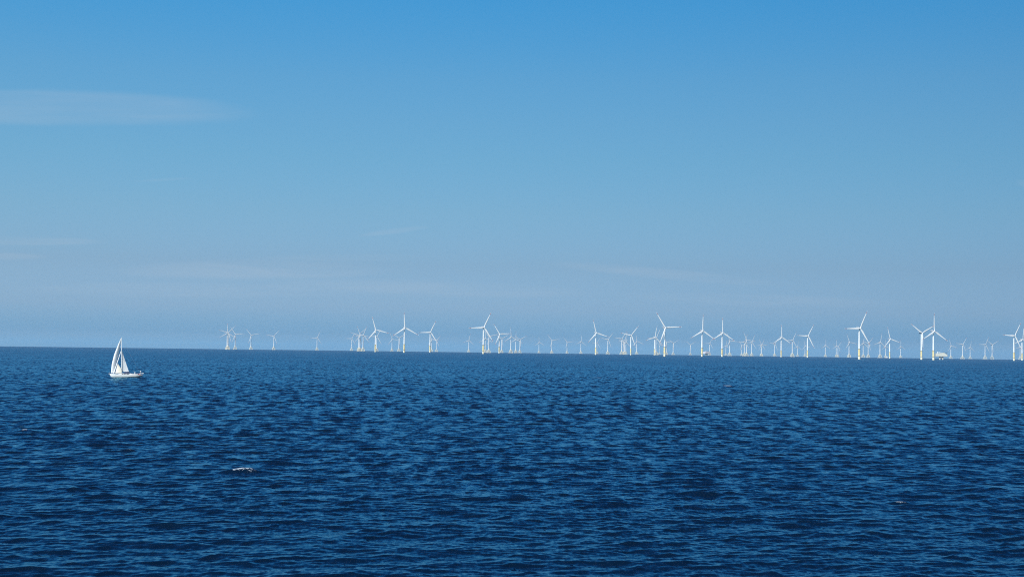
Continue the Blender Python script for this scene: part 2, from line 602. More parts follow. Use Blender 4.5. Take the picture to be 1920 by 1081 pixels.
def ring_platform(r0, r1, z, rail=1.2):
    bm = bmesh.new()
    n = 20
    prof = [(r0, z - 0.35), (r1, z - 0.35), (r1, z), (r0, z)]
    rings = [[bm.verts.new((r * math.cos(2 * math.pi * i / n), r * math.sin(2 * math.pi * i / n), zz)) for i in range(n)] for r, zz in prof]
    for a in range(4):
        for i in range(n):
            j = (i + 1) % n
            bm.faces.new((rings[a][i], rings[a][j], rings[(a + 1) % 4][j], rings[(a + 1) % 4][i]))
    for i in range(n):
        a, b = 2 * math.pi * i / n, 2 * math.pi * (i + 1) / n
        p = Vector((r1 - 0.1, 0, z))
        pa, pb = Matrix.Rotation(a, 3, 'Z') @ p, Matrix.Rotation(b, 3, 'Z') @ p
        add_tube(bm, pa, pa + Vector((0, 0, rail)), 0.06, seg=4)
        for q in (0.55, 1.0):
            add_tube(bm, pa + Vector((0, 0, rail * q)), pb + Vector((0, 0, rail * q)), 0.05, seg=4)
    return bm


def turbine_top(root, hub, R, tower_z, r_low, r_top, over, scale, paint, slim):
    """tower, nacelle, hub and three blades (set at phase 0)"""
    bm = bmesh.new()
    top = hub - 3.0 * scale
    prof = [(r_low + (r_top - r_low) * k / 8, tower_z + (top - tower_z) * k / 8) for k in range(9)]
    add_lathe(bm, prof, 28)
    mesh_obj('tower', bm, paint, root)
    s = scale
    bm = bmesh.new()
    secs = []
    for y, w, h0, h1 in ((-2.6, 3.6, -2.2, 2.2), (-2.2, 5.0, -2.9, 2.9), (0, 5.8, -3.2, 3.3), (6, 5.8, -3.2, 3.4), (10.5, 5.2, -2.6, 3.4), (11.2, 4.4, -2.0, 3.0)):
        ring = []
        for i in range(16):
            a = 2 * math.pi * (i + 0.5) / 16
            cx, cz = math.cos(a), math.sin(a)
            e = 0.45
            x = 0.88 * w / 2 * math.copysign(abs(cx) ** e, cx)
            z = (h1 + h0) / 2 + (h1 - h0) / 2 * math.copysign(abs(cz) ** e, cz)
            ring.append(Vector((x * s, y * s, hub + z * s)))
        secs.append(ring)
    add_loft(bm, secs)
    nac = mesh_obj('nacelle', bm, NACELLE, root)
    bm = bmesh.new()
    add_box(bm, (0, 8.6 * s, hub + 3.75 * s), (6.4 * s, 6.0 * s, 0.3 * s))
    for x in (-3.1, 3.1):
        for q in (0.6, 1.2):
            add_tube(bm, (x * s, 5.7 * s, hub + (3.9 + q) * s), (x * s, 11.5 * s, hub + (3.9 + q) * s), 0.08 * s, seg=5)
        for y in (5.7, 7.6, 9.6, 11.5):
            add_tube(bm, (x * s, y * s, hub + 3.9 * s), (x * s, y * s, hub + 5.1 * s), 0.08 * s, seg=5)
    for q in (0.6, 1.2):
        add_tube(bm, (-3.1 * s, 11.5 * s, hub + (3.9 + q) * s), (3.1 * s, 11.5 * s, hub + (3.9 + q) * s), 0.08 * s, seg=5)
    mesh_obj('hoist_deck', bm, paint, nac)
    M = Matrix.Translation((0, -over, hub)) @ Matrix.Rotation(TILT, 4, 'X')
    bm = bmesh.new()
    add_lathe(bm, [(0.15 * s, 2.7 * s), (1.0 * s, 2.4 * s), (1.9 * s, 1.5 * s), (2.3 * s, 0.3 * s), (2.3 * s, -1.3 * s), (1.7 * s, -(over - 2.4) * 1.0)], 20,
              Matrix.Rotation(math.radians(90), 4, 'X'))
    h = mesh_obj('rotor_hub', bm, paint, root)
    h.matrix_basis = M
    b1, b2 = blade_meshes(R, slim)
    first = mesh_obj('blade', b1, paint, root)
    band = mesh_obj('red_band', b2, RED, first)
    for k in range(3):
        o = first
        if k:
            o = first.copy(); COL.objects.link(o); o.parent = root
            c = band.copy(); COL.objects.link(c); c.parent = o
        o['slot'] = k
        o.matrix_basis = M @ Matrix.Rotation(math.radians(120 * k), 4, 'Y')
    return M


HUB_N, R_N, OVER_N = 102.0, 66.0, 6.6
HUB_F, R_F, OVER_F = 97.0, 59.0, 6.0


def near_turbine():
    root = empty('wind_turbine', '', 'wind turbine', group='yellow-based turbines of the nearer rows')
    bm = bmesh.new()
    add_lathe(bm, [(3.5, -12), (3.5, 10.3)], 28)
    mesh_obj('monopile', bm, CREAM, root)
    bm = bmesh.new()
    add_lathe(bm, [(3.35, 10.3), (3.35, 20), (3.2, 33.8)], 28)
    tp = mesh_obj('transition_piece', bm, YELLOW, root)
    mesh_obj('work_platform', ring_platform(3.3, 4.9, 10.6, 1.1), STEEL, tp)
    mesh_obj('work_platform', ring_platform(3.15, 5.1, 34.0, 1.2), STEEL, tp)
    bm = bmesh.new()
    for x in (-0.9, 0.9):
        add_tube(bm, (x, -4.4, -3), (x, -4.4, 10.2), 0.25, seg=8)
        for z in (1, 5, 9):
            add_tube(bm, (x, -4.4, z), (x, -3.3, z), 0.16, seg=6)
    for k in range(26):
        add_tube(bm, (-0.9, -4.4, -2.5 + k * 0.5), (0.9, -4.4, -2.5 + k * 0.5), 0.05, seg=4)
    mesh_obj('boat_ladder', bm, YELLOW, root)
    return root, turbine_top(root, HUB_N, R_N, 34.0, 2.85, 1.95, OVER_N, 1.0, WHITE, 1.0)


def far_turbine():
    root = empty('wind_turbine', '', 'wind turbine', group='lattice-footed turbines of the far rows')
    bm = bmesh.new()
    lo, hi, zb, zt = 10.5, 5.2, -6.0, 16.5
    at = lambda q, z: Vector((q[0] * (lo + (hi - lo) * (z - zb) / (zt - zb)), q[1] * (lo + (hi - lo) * (z - zb) / (zt - zb)), z))
    cs = ((-1, -1), (1, -1), (1, 1), (-1, 1))
    for i in range(4):
        add_tube(bm, at(cs[i], zb), at(cs[i], zt), 1.0, 0.85, 12)
        j = (i + 1) % 4
        for z0, z1 in ((-5, 6), (6, 15.5)):
            add_tube(bm, at(cs[i], z0), at(cs[j], z1), 0.5, seg=8)
            add_tube(bm, at(cs[j], z0), at(cs[i], z1), 0.5, seg=8)
        add_tube(bm, at(cs[i], 6), at(cs[j], 6), 0.45, seg=8)
    mesh_obj('lattice_foundation', bm, LATTICE, root)
    bm = bmesh.new()
    add_box(bm, (0, 0, 17.5), (12.5, 12.5, 2.0))
    add_lathe(bm, [(4.6, 18.5), (3.1, 23.0)], 24)
    tp = mesh_obj('transition_piece', bm, LATTICE, root)
    bm = bmesh.new()
    for a, b in (((-1, -1), (1, -1)), ((1, -1), (1, 1)), ((1, 1), (-1, 1)), ((-1, 1), (-1, -1))):
        for q in (19.1, 19.7):
            add_tube(bm, (a[0] * 6.1, a[1] * 6.1, q), (b[0] * 6.1, b[1] * 6.1, q), 0.08, seg=4)
        for k in range(5):
            x, y = a[0] + (b[0] - a[0]) * k / 5, a[1] + (b[1] - a[1]) * k / 5
            add_tube(bm, (x * 6.1, y * 6.1, 18.5), (x * 6.1, y * 6.1, 19.7), 0.08, seg=4)
    mesh_obj('railing', bm, STEEL, tp)
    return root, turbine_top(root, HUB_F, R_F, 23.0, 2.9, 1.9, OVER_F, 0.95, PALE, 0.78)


A_, B_, C_, D_, E_, F_, G_, H_, I_, J_, K_ = ((400, 570), (560, 570), (720, 570), (860, 570), (1000, 580), (1140, 580),
                                             (1280, 580), (1420, 580), (1560, 580), (1690, 585), (1800, 590))
# kind (N nearer on a yellow monopile, F far on a lattice), survey sheet, tower, hub height, blade angle from upright, label
TURBINES = [
    ('F', A_, 277, 575, 0, 'leftmost lattice-footed turbine of all, with one blade pointing straight up'),
    ('F', A_, 296, 568, 45, 'lattice-footed turbine overlapping the leftmost one, a blade pointing up right'),
    ('F', A_, 440, 600, 325, 'lattice-footed turbine just right of the overlapping leftmost pair'),
    ('F', A_, 760, 615, 80, 'lone lattice-footed turbine, blade pointing right, two places right of the leftmost pair'),
    ('F', A_, 1222, 640, 40, 'lone lattice-footed turbine with one blade raised up right, in the open left stretch'),
    ('F', B_, 370, 680, 25, 'lone small lattice-footed turbine midway across the widest empty gap at left'),
    ('F', B_, 1070, 700, 30, 'small pale turbine at the left edge of the cluster before the first tall turbine'),
    ('F', B_, 1216, 632, 45, 'lattice-footed turbine in the tight pair left of the first tall turbine, blade up right'),
    ('F', B_, 1240, 632, 340, 'lattice-footed turbine in the tight pair left of the first tall turbine, blade up left'),
    ('F', B_, 1303, 630, 22, 'lattice-footed turbine just left of the first tall yellow-based turbine'),
    ('N', B_, 1553, 530, 343, 'first tall yellow-based turbine from the left, blades up left, right and down left'),
    ('F', B_, 1580, 660, 30, 'pale turbine half hidden behind the first tall yellow-based turbine'),
    ('F', C_, 160, 715, 340, 'faint far turbine left of the second tall turbine, a blade level to the right'),
    ('F', C_, 300, 690, 60, 'faint far turbine close left of the second tall turbine, one blade hanging down'),
    ('N', C_, 407, 485, 357, 'second tall yellow-based turbine from the left, top blade straight up'),
    ('N', C_, 930, 575, 27, 'third yellow-based turbine from the left, a blade level to the left'),
    ('F', C_, 963, 720, 335, 'pale turbine close behind the right side of the third yellow-based turbine'),
    ('F', C_, 1062, 745, 40, 'small pale turbine just right of the third yellow-based turbine, standing clear of it'),
    ('F', D_, 203, 742, 12, 'lone faint turbine left of the tall turbine with its blade level left'),
    ('N', D_, 497, 480, 27, 'fourth yellow-based turbine from the left, very tall, one blade level to the left'),
    ('F', D_, 538, 700, 0, 'lattice-footed turbine half hidden behind the tall fourth yellow-based turbine'),
    ('F', D_, 610, 665, 75, 'lattice-footed turbine right of the tall fourth yellow-based turbine, blade to the right'),
    ('N', D_, 820, 615, 327, 'fifth yellow-based turbine from the left, shorter, one blade hanging in front of its tower'),
    ('F', D_, 870, 710, 60, 'lattice-footed turbine touching the right side of the fifth yellow-based turbine'),
    ('F', D_, 1055, 670, 357, 'lattice-footed turbine with blade straight up, between the fifth yellow-based one and a small pair'),
    ('F', D_, 1155, 720, 0, 'faint left one of two small turbines right of the fifth yellow-based turbine'),
    ('F', D_, 1240, 730, 60, 'right one of two small turbines right of the fifth yellow-based turbine, Y-shaped blades'),
    ('F', E_, 113, 678, 357, 'first and faintest of four evenly spaced small turbines in mid horizon'),
    ('F', E_, 372, 640, 80, 'second of four evenly spaced small turbines in mid horizon, blade to the right'),
    ('F', E_, 682, 680, 82, 'third of four evenly spaced small turbines in mid horizon, blade to the right'),
    ('F', E_, 962, 665, 8, 'fourth of four evenly spaced small turbines in mid horizon, blade upright'),
    ('N', E_, 1262, 490, 346, 'sixth yellow-based turbine from the left, right of four evenly spaced small turbines'),
    ('F', E_, 1290, 690, 30, 'faint turbine close behind the sixth yellow-based turbine'),
    ('F', E_, 1508, 620, 40, 'lone lattice-footed turbine between the sixth and seventh yellow-based turbines, blade up right'),
    ('F', F_, 275, 605, 38, 'tallest and leftmost of four overlapping turbines left of the seventh yellow-based one'),
    ('F', F_, 308, 682, 60, 'second, faint and lower, of four overlapping turbines left of the seventh yellow-based one'),
    ('F', F_, 335, 635, 20, 'third of four overlapping turbines left of the seventh yellow-based one'),
    ('F', F_, 362, 680, 10, 'rightmost of four overlapping turbines left of the seventh yellow-based one'),
    ('N', F_, 460, 535, 41, 'seventh yellow-based turbine from the left, right of four overlapping small turbines'),
    ('F', F_, 580, 655, 351, 'lone small turbine just right of the seventh yellow-based turbine'),
    ('N', F_, 942, 570, 13, 'eighth yellow-based turbine from the left, close left of the tallest one'),
    ('F', F_, 972, 582, 27, 'lattice-footed turbine just behind the eighth yellow-based turbine'),
    ('F', F_, 1040, 740, 75, 'faint turbine in the gap just left of the tallest turbine'),
    ('N', F_, 1145, 380, 326, 'tallest yellow-based turbine, near centre right, one blade level to the right'),
    ('F', F_, 1182, 672, 82, 'pale turbine half hidden behind the tallest yellow-based turbine'),
    ('F', F_, 1320, 690, 62, 'lone faint turbine just right of the tallest turbine, Y-shaped blades'),
    ('F', F_, 1668, 720, 62, 'lone faint turbine midway between the tallest turbine and the next tall pair'),
    ('N', G_, 390, 440, 3, 'left one of two matching tall turbines whose blade tips meet, blade upright'),
    ('F', G_, 545, 692, 28, 'small turbine between the two matching tall turbines, beside a grey platform'),
    ('N', G_, 797, 480, 1, 'right one of two matching tall turbines whose blade tips meet, blade upright'),
    ('F', G_, 875, 735, 8, 'faint turbine close right of the right matching tall turbine'),
    ('F', G_, 950, 640, 336, 'lattice-footed turbine right of the right matching tall turbine, blade level right'),
    ('F', G_, 1193, 732, 325, 'faintest and leftmost of four crowded turbines right of the matching tall pair'),
    ('F', G_, 1250, 660, 25, 'second of four crowded turbines right of the matching tall pair'),
    ('F', G_, 1293, 628, 335, 'tallest, third of four crowded turbines right of the matching tall pair'),
    ('F', G_, 1398, 670, 25, 'rightmost of four crowded turbines right of the matching tall pair'),
    ('F', H_, 78, 715, 335, 'front one of two small turbines in line, right of the four crowded ones'),
    ('F', H_, 88, 722, 25, 'rear one of two small turbines in line right of the four crowded ones'),
    ('F', H_, 350, 700, 37, 'small turbine just left of the twelfth yellow-based turbine, a blade to the left'),
    ('N', H_, 482, 570, 1, 'twelfth yellow-based turbine from the left, blade upright over a wide inverted V'),
    ('F', H_, 708, 630, 29, 'lattice-footed turbine right of the twelfth yellow-based turbine, a blade level left'),
    ('F', H_, 815, 752, 8, 'very faint small turbine left of the thirteenth yellow-based turbine'),
    ('F', H_, 966, 742, 345, 'faint turbine half hidden behind the left side of the thirteenth yellow-based turbine'),
    ('N', H_, 1015, 545, 32, 'thirteenth yellow-based turbine from the left, blades up right and level left'),
    ('F', H_, 1380, 732, 3, 'lone faint turbine right of the thirteenth yellow-based turbine, blade upright'),
    ('F', H_, 1600, 745, 2, 'left one of a close faint pair midway between the thirteenth and fourteenth yellow-based turbines'),
    ('F', H_, 1634, 752, 42, 'right one of a close faint pair midway between the thirteenth and fourteenth yellow-based turbines'),
    ('F', I_, 345, 670, 340, 'lattice-footed turbine just left of the broad yellow-based fourteenth turbine, blade level right'),
    ('N', I_, 550, 395, 28, 'fourteenth and broadest yellow-based turbine from the left, a blade level left'),
    ('F', I_, 632, 692, 8, 'left one of two faint turbines right of the broad fourteenth turbine'),
    ('F', I_, 733, 690, 45, 'right one of two faint turbines under the lower blade tip of the fourteenth turbine'),
    ('F', I_, 973, 670, 14, 'lattice-footed turbine left of a small white boat, three-pointed blades'),
    ('F', I_, 1085, 747, 357, 'faint turbine directly behind a small white boat'),
    ('N', I_, 1168, 610, 346, 'slim fifteenth yellow-based turbine from the left, right of a small white boat'),
    ('F', I_, 1390, 755, 0, 'lone very faint turbine right of the slim fifteenth yellow-based turbine'),
    ('N', J_, 405, 440, 63, 'left one of the tall pair beside the white platform, one blade hanging down'),
    ('N', J_, 648, 405, 2, 'right one of the tall pair, next to the white platform, blade upright'),
    ('F', J_, 1003, 690, 343, 'faint turbine just right of the white platform, blade to the right'),
    ('F', J_, 1240, 660, 37, 'brighter one of two small turbines well right of the white platform'),
    ('F', J_, 1395, 720, 12, 'very faint small turbine right of its brighter neighbour, beyond the white platform'),
    ('F', K_, 508, 610, 31, 'left one of two small turbines before the last tall pair, a blade level left'),
    ('F', K_, 650, 615, 62, 'right one of two small turbines before the last tall pair, Y-shaped blades'),
    ('N', K_, 1093, 445, 33, 'second last yellow-based turbine near the right edge, a blade to the left'),
    ('F', K_, 1219, 660, 20, 'pale turbine between the last two yellow-based turbines at the right edge'),
    ('N', K_, 1258, 515, 10, 'rightmost yellow-based turbine, partly cut off by the right edge'),
]


def copy_turbine(src):
    r = src.copy(); COL.objects.link(r)
    for ch in list(src.children):
        c = ch.copy(); COL.objects.link(c); c.parent = r
        for g in list(ch.children):
            d = g.copy(); COL.objects.link(d); d.parent = c
    return r


def build_turbines():
    protos = {'N': near_turbine(), 'F': far_turbine()}
    used = set()
    for kind, (ox, oy), zx, zy, ph, label in TURBINES:
        proto, M = protos[kind]
        hub = HUB_N if kind == 'N' else HUB_F
        px, py = ox + zx / 10.8125, oy + zy / 10.81
        D = dist_for(hub, horizon_y(px) - py)
        p = along(px, D)
        r = proto if kind not in used else copy_turbine(proto)
        used.add(kind)
        r.location = p
        r.rotation_euler = (0, 0, YAW)
        r['label'] = label
        for ch in r.children:
            if 'slot' in ch:
                ch.matrix_basis = M @ Matrix.Rotation(math.radians(ph + 120 * ch['slot']), 4, 'Y')
    for o in list(COL.objects):
        if 'slot' in o:
            del o['slot']


build_turbines()


# ------------------------------------------------------------------ platforms and boats
SAIL = material('sailcloth', (0.87, 0.87, 0.85), 0.7, 0.03, 0.5)
TANSAIL = material('staysail_cloth', (0.80, 0.74, 0.60), 0.7, 0.03, 0.5)
HULLW = material('gelcoat_white', (0.80, 0.80, 0.77), 0.3, 0.03, 0.4)
NAVY = material('canvas_navy', (0.03, 0.05, 0.11), 0.8, 0.05, 2.0)
TEAK = material('teak_brown', (0.30, 0.15, 0.09), 0.7, 0.1, 3.0)
ALU = material('mast_paint', (0.80, 0.80, 0.78), 0.35, 0.03, 1.0)
WIRE = material('rigging_wire', (0.35, 0.36, 0.38), 0.4, 0.03, 1.0)
GLASS = material('dark_window', (0.02, 0.03, 0.04), 0.1, 0.02, 1.0)
FLAGRED = material('ensign_red', (0.5, 0.06, 0.05), 0.8, 0.05, 3.0)
GREYST = material('platform_paint_grey', (0.46, 0.47, 0.50), 0.5, 0.05, 0.3)
DARKHULL = material('boat_blue', (0.04, 0.07, 0.16), 0.4, 0.05, 0.5)


def sail_mesh(name, rows, belly, mat, parent, n=8, thick=0.012):
    """rows: (luff point, leech point) pairs from foot to head; belly bulges towards -y"""
    bm = bmesh.new()
    grids = []
    for side in (0, 1):
        g = []
        for i, (a, b) in enumerate(rows):
            a, b = Vector(a), Vector(b)
            row = []
            for j in range(n + 1):
                t = j / n
                p = a.lerp(b, t)
                p.y -= belly * (b - a).length * 4 * (t ** 0.75) * (1 - t ** 0.9) * 0.9
                p.y += side * thick
                row.append(bm.verts.new(p))
            g.append(row)
        grids.append(g)
    R, C = len(rows), n + 1
    for s, g in enumerate(grids):
        for i in range(R - 1):
            for j in range(C - 1):
                bm.faces.new((g[i][j], g[i][j + 1], g[i + 1][j + 1], g[i + 1][j]))
    a, b = grids
    loop = [(0, j) for j in range(C)] + [(i, C - 1) for i in range(1, R)] + [(R - 1, j) for j in range(C - 2, -1, -1)] + [(i, 0) for i in range(R - 2, 0, -1)]
    for k in range(len(loop)):
        p, q = loop[k], loop[(k + 1) % len(loop)]
        bm.faces.new((a[p[0]][p[1]], a[q[0]][q[1]], b[q[0]][q[1]], b[p[0]][p[1]]))
    return mesh_obj(name, bm, mat, parent)


def build_sailboat():
    k = 0.01904
    P = lambda zx, zy, y=0.0: Vector(((zx - 500) * k, y, (985 - zy) * k))
    foot = pix_sea(195 + 500 / 12.01, 707.0)
    az = math.atan2(foot.x, foot.y)
    b = empty('sailing_boat', 'white sailing yacht with three sails heading left across the open sea', 'sailing boat', foot, -az)
    # hull: stations from stem to transom (x, half beam at deck, deck height, half beam at water, keel depth)
    st = [(-7.0, 0.03, 1.58, 0.02, 1.35), (-6.5, 0.35, 1.56, 0.10, 0.5), (-5.9, 0.72, 1.52, 0.28, -0.05), (-4.6, 1.25, 1.44, 0.75, -0.25), (-2.8, 1.72, 1.33, 1.35, -0.42),
          (-0.6, 2.02, 1.22, 1.8, -0.5), (1.6, 2.05, 1.15, 1.85, -0.45), (3.8, 1.9, 1.12, 1.6, -0.3), (5.4, 1.65, 1.12, 1.2, -0.05), (6.1, 1.5, 1.12, 0.9, 0.3)]
    secs = []
    for x, hb, zd, wb, kd in st:
        mid = max(0.02, (zd * 0.35 + max(kd, 0) * 0.65))
        half = [(hb, zd), (hb * 0.985, zd * 0.75 + mid * 0.25), ((hb * 0.35 + wb * 0.65), mid), (wb * 0.6, kd * 0.75 + mid * 0.25), (0.01, kd)]
        ring = [Vector((x, -y, z)) for y, z in half] + [Vector((x, y, z)) for y, z in half[::-1][1:]]
        secs.append(ring)
    bm = bmesh.new()
    add_loft(bm, secs)
    mesh_obj('hull', bm, HULLW, b)
    # cabin trunk with windows and deck hatches
    bm = bmesh.new()
    add_loft(bm, [[Vector((x, -w, z0)), Vector((x, -w * 0.86, z1)), Vector((x, -w * 0.4, z1 + 0.08)), Vector((x, w * 0.4, z1 + 0.08)), Vector((x, w * 0.86, z1)), Vector((x, w, z0))]
                  for x, w, z0, z1 in ((-3.3, 0.7, 1.38, 1.45), (-2.4, 1.0, 1.34, 1.68), (-0.5, 1.3, 1.24, 1.72), (1.9, 1.35, 1.17, 1.72), (2.3, 1.3, 1.17, 1.6))])
    cab = mesh_obj('cabin', bm, HULLW, b)
    bm = bmesh.new()
    for s in (-1, 1):
        for x in (-1.6, -0.5, 0.6):
            add_box(bm, (x, s * (1.2 + 0.05 * (x + 1.6)), 1.5), (0.75, 0.10, 0.16))
    mesh_obj('window', bm, GLASS, cab)
    bm = bmesh.new()
    secs = []
    for x, w, h in ((-1.35, 0.95, 1.74), (-1.0, 1.2, 2.15), (-0.2, 1.3, 2.45), (1.0, 1.32, 2.5), (1.35, 1.3, 2.45)):
        secs.append([Vector((x, w * math.cos(a), 1.5 + (h - 1.5) * (math.sin(a) ** 0.6 if math.sin(a) > 0 else 0))) for a in [math.pi * i / 8 for i in range(9)]])
    add_loft(bm, secs)
    mesh_obj('spray_hood', bm, NAVY, b)
    # cockpit
    bm = bmesh.new()
    for s in (-1, 1):
        add_loft(bm, [[Vector((x, s * w, 1.1)), Vector((x, s * (w + 0.22), 1.1)), Vector((x, s * (w + 0.18), z)), Vector((x, s * (w + 0.02), z))]
                      for x, w, z in ((1.4, 1.15, 1.62), (3.0, 1.1, 1.5), (4.8, 0.95, 1.42))])
    mesh_obj('cockpit_coaming', bm, HULLW, b)
    bm = bmesh.new()
    add_box(bm, (3.1, 0, 1.16), (3.2, 2.0, 0.06)); add_box(bm, (5.7, 0, 1.16), (0.8, 2.4, 0.06))
    mesh_obj('teak_deck', bm, TEAK, b)
    bm = bmesh.new()
    add_tube(bm, (3.55, 0, 1.15), (3.55, 0, 2.0), 0.12, seg=10)
    for i in range(20):
        a, c = 2 * math.pi * i / 20, 2 * math.pi * (i + 1) / 20
        add_tube(bm, (3.7, 0.55 * math.cos(a), 2.0 + 0.55 * math.sin(a)), (3.7, 0.55 * math.cos(c), 2.0 + 0.55 * math.sin(c)), 0.03, seg=5)
    mesh_obj('wheel', bm, ALU, b)
    # mast, boom, rigging
    top, heel = P(373, 84), P(399, 905)
    bm = bmesh.new()
    add_tube(bm, heel, top, 0.20, 0.13, 12)
    for q, w in ((0.42, 1.25), (0.7, 0.95)):
        c = heel.lerp(top, q)
        add_tube(bm, c + Vector((0.15, -w, 0.1)), c + Vector((0.15, w, 0.1)), 0.05, seg=6)
    add_tube(bm, top, top + Vector((0, 0, 0.5)), 0.02, seg=5)
    mesh_obj('mast', bm, ALU, b)
    bm = bmesh.new()
    clew = P(553, 858, 0.6)
    goose = P(402, 848)
    add_tube(bm, goose, clew + (clew - goose).normalized() * 0.3, 0.11, 0.09, 8)
    mesh_obj('boom', bm, ALU, b)
    tack = P(168, 897)
    itack, ihead = P(226, 893), P(371, 395)
    bm = bmesh.new()
    add_tube(bm, tack, top, 0.02, seg=5)
    add_tube(bm, top, (6.1, 0, 1.15), 0.015, seg=5)
    for s in (-1, 1):
        add_tube(bm, top, (-1.6, s * 1.85, 1.25), 0.015, seg=5)
        add_tube(bm, heel.lerp(top, 0.7), (-1.9, s * 1.85, 1.25), 0.015, seg=5)
    mesh_obj('standing_rigging', bm, WIRE, b)
    bm = bmesh.new()
    add_tube(bm, itack, ihead, 0.24, 0.12, 8)
    mesh_obj('furled_staysail', bm, SAIL, b)
    # genoa: bowed luff, leech running down to the clew on the near side
    rows = []
    for zy, l, r in ((888, 168, 244), (830, 168, 250), (760, 171, 260), (690, 178, 272), (620, 191, 286), (550, 206, 300), (480, 222, 314), (400, 247, 330), (320, 277, 345), (240, 304, 356), (160, 337, 366), (100, 361, 372)):
        rows.append((P(l, zy, 0.0), P(r, zy, 0.45 * (r - l) / 75)))
    sail_mesh('genoa', rows, 0.17, SAIL, b)
    rows = []
    for zy, l, r in ((890, 258, 395), (850, 268, 398), (810, 277, 392), (760, 288, 366), (715, 298, 335), (672, 307, 311)):
        rows.append((P(l, zy, -0.15), P(r, zy, -0.55 * (r - l) / 130)))
    sail_mesh('staysail', rows, 0.08, TANSAIL, b)
    rows = []
    for zy, r in ((852, 553), (800, 534), (740, 513), (680, 492), (620, 471), (560, 449), (480, 424), (400, 404), (330, 391), (275, 384)):
        f = (zy - 275) / (852 - 275)
        mx = 373 + (399 - 373) * (zy - 84) / (905 - 84) + 8
        rows.append((P(mx, zy, 0.0), P(r, zy - 4 * f, 0.6 * f + 0.2 * f * (1 - f))))
    sail_mesh('mainsail', rows, -0.05, SAIL, b)
    # pulpit, guard rails
    bm = bmesh.new()
    for s in (-1, 1):
        pts = [(-7.2, s * 0.1, 2.15), (-6.0, s * 0.7, 2.12), (-4.4, s * 1.3, 2.0), (-2.4, s * 1.8, 1.9), (0, s * 2.0, 1.8), (2.4, s * 2.0, 1.72), (4.6, s * 1.78, 1.72), (6.2, s * 1.5, 1.75)]
        for p, q in zip(pts, pts[1:]):
            add_tube(bm, p, q, 0.022, seg=5)
        for p in pts[1:]:
            add_tube(bm, (p[0], p[1], 1.05), p, 0.022, seg=5)
    add_tube(bm, (-7.2, -0.1, 2.15), (-7.2, 0.1, 2.15), 0.022, seg=5)
    add_tube(bm, (-7.2, 0, 2.15), (-6.9, 0, 1.55), 0.022, seg=5)
    mesh_obj('guard_rail', bm, WIRE, b)
    bm = bmesh.new()
    add_loft(bm, [[Vector((x, -w, z)), Vector((x, w, z)), Vector((x, w, z + 0.12)), Vector((x, -w, z + 0.12))] for x, w, z in ((-7.45, 0.12, 1.5), (-6.7, 0.3, 1.5))])
    mesh_obj('bow_roller', bm, HULLW, b)
    # stern: arch, panel, radar dome, davits, flag
    bm = bmesh.new()
    for s in (-1, 1):
        add_tube(bm, (5.2, s * 1.6, 1.1), (5.9, s * 1.4, 2.0), 0.05, seg=6)
        add_tube(bm, (5.9, s * 1.4, 2.0), (7.3, s * 1.1, 1.75), 0.05, seg=6)
        add_tube(bm, (6.1, s * 1.4, 0.9), (7.1, s * 1.1, 1.7), 0.04, seg=6)
    add_tube(bm, (5.9, -1.4, 2.0), (5.9, 1.4, 2.0), 0.05, seg=6)
    arch = mesh_obj('stern_arch', bm, ALU, b)
    bm = bmesh.new()
    add_box(bm, (6.55, 0, 1.93), (1.5, 2.2, 0.10), Matrix.Rotation(math.radians(0), 4, 'X'))
    mesh_obj('solar_panel', bm, HULLW, arch)
    bm = bmesh.new()
    add_tube(bm, P(815, 920, 1.2), P(816, 855, 1.2), 0.05, seg=6)
    add_lathe(bm, [(0.2, 0), (0.32, 0.08), (0.32, 0.28), (0.2, 0.38)], 14, Matrix.Translation(P(816, 855, 1.2)))
    mesh_obj('radar_dome', bm, HULLW, b)
    bm = bmesh.new()
    add_tube(bm, P(704, 922, -1.2), P(664, 836, -1.2), 0.05, seg=6)
    mesh_obj('spinnaker_pole', bm, ALU, b)
    bm = bmesh.new()
    secs = []
    for i in range(7):
        t = i / 6
        w = 0.05 * math.sin(t * 6)
        secs.append([Vector((5.1 + 0.75 * t, -1.45 + w, 1.75 - 0.25 * t)), Vector((5.1 + 0.75 * t, -1.43 + w, 1.75 - 0.25 * t)), Vector((5.1 + 0.75 * t, -1.43 + w, 1.3 - 0.25 * t)), Vector((5.1 + 0.75 * t, -1.45 + w, 1.3 - 0.25 * t))])
    add_loft(bm, secs)
    mesh_obj('dodger', bm, FLAGRED, b)
    bm = bmesh.new()
    add_loft(bm, [[Vector((x, -w, z)), Vector((x, -w * 0.8, z + 0.1)), Vector((x, w * 0.8, z + 0.1)), Vector((x, w, z)), Vector((x, w * 0.7, z - 0.3)), Vector((x, -w * 0.7, z - 0.3))]
                  for x, w, z in ((6.0, 0.9, 0.78), (6.5, 0.85, 0.86), (6.9, 0.75, 0.95))])
    mesh_obj('bathing_platform', bm, TEAK, b)
    return b


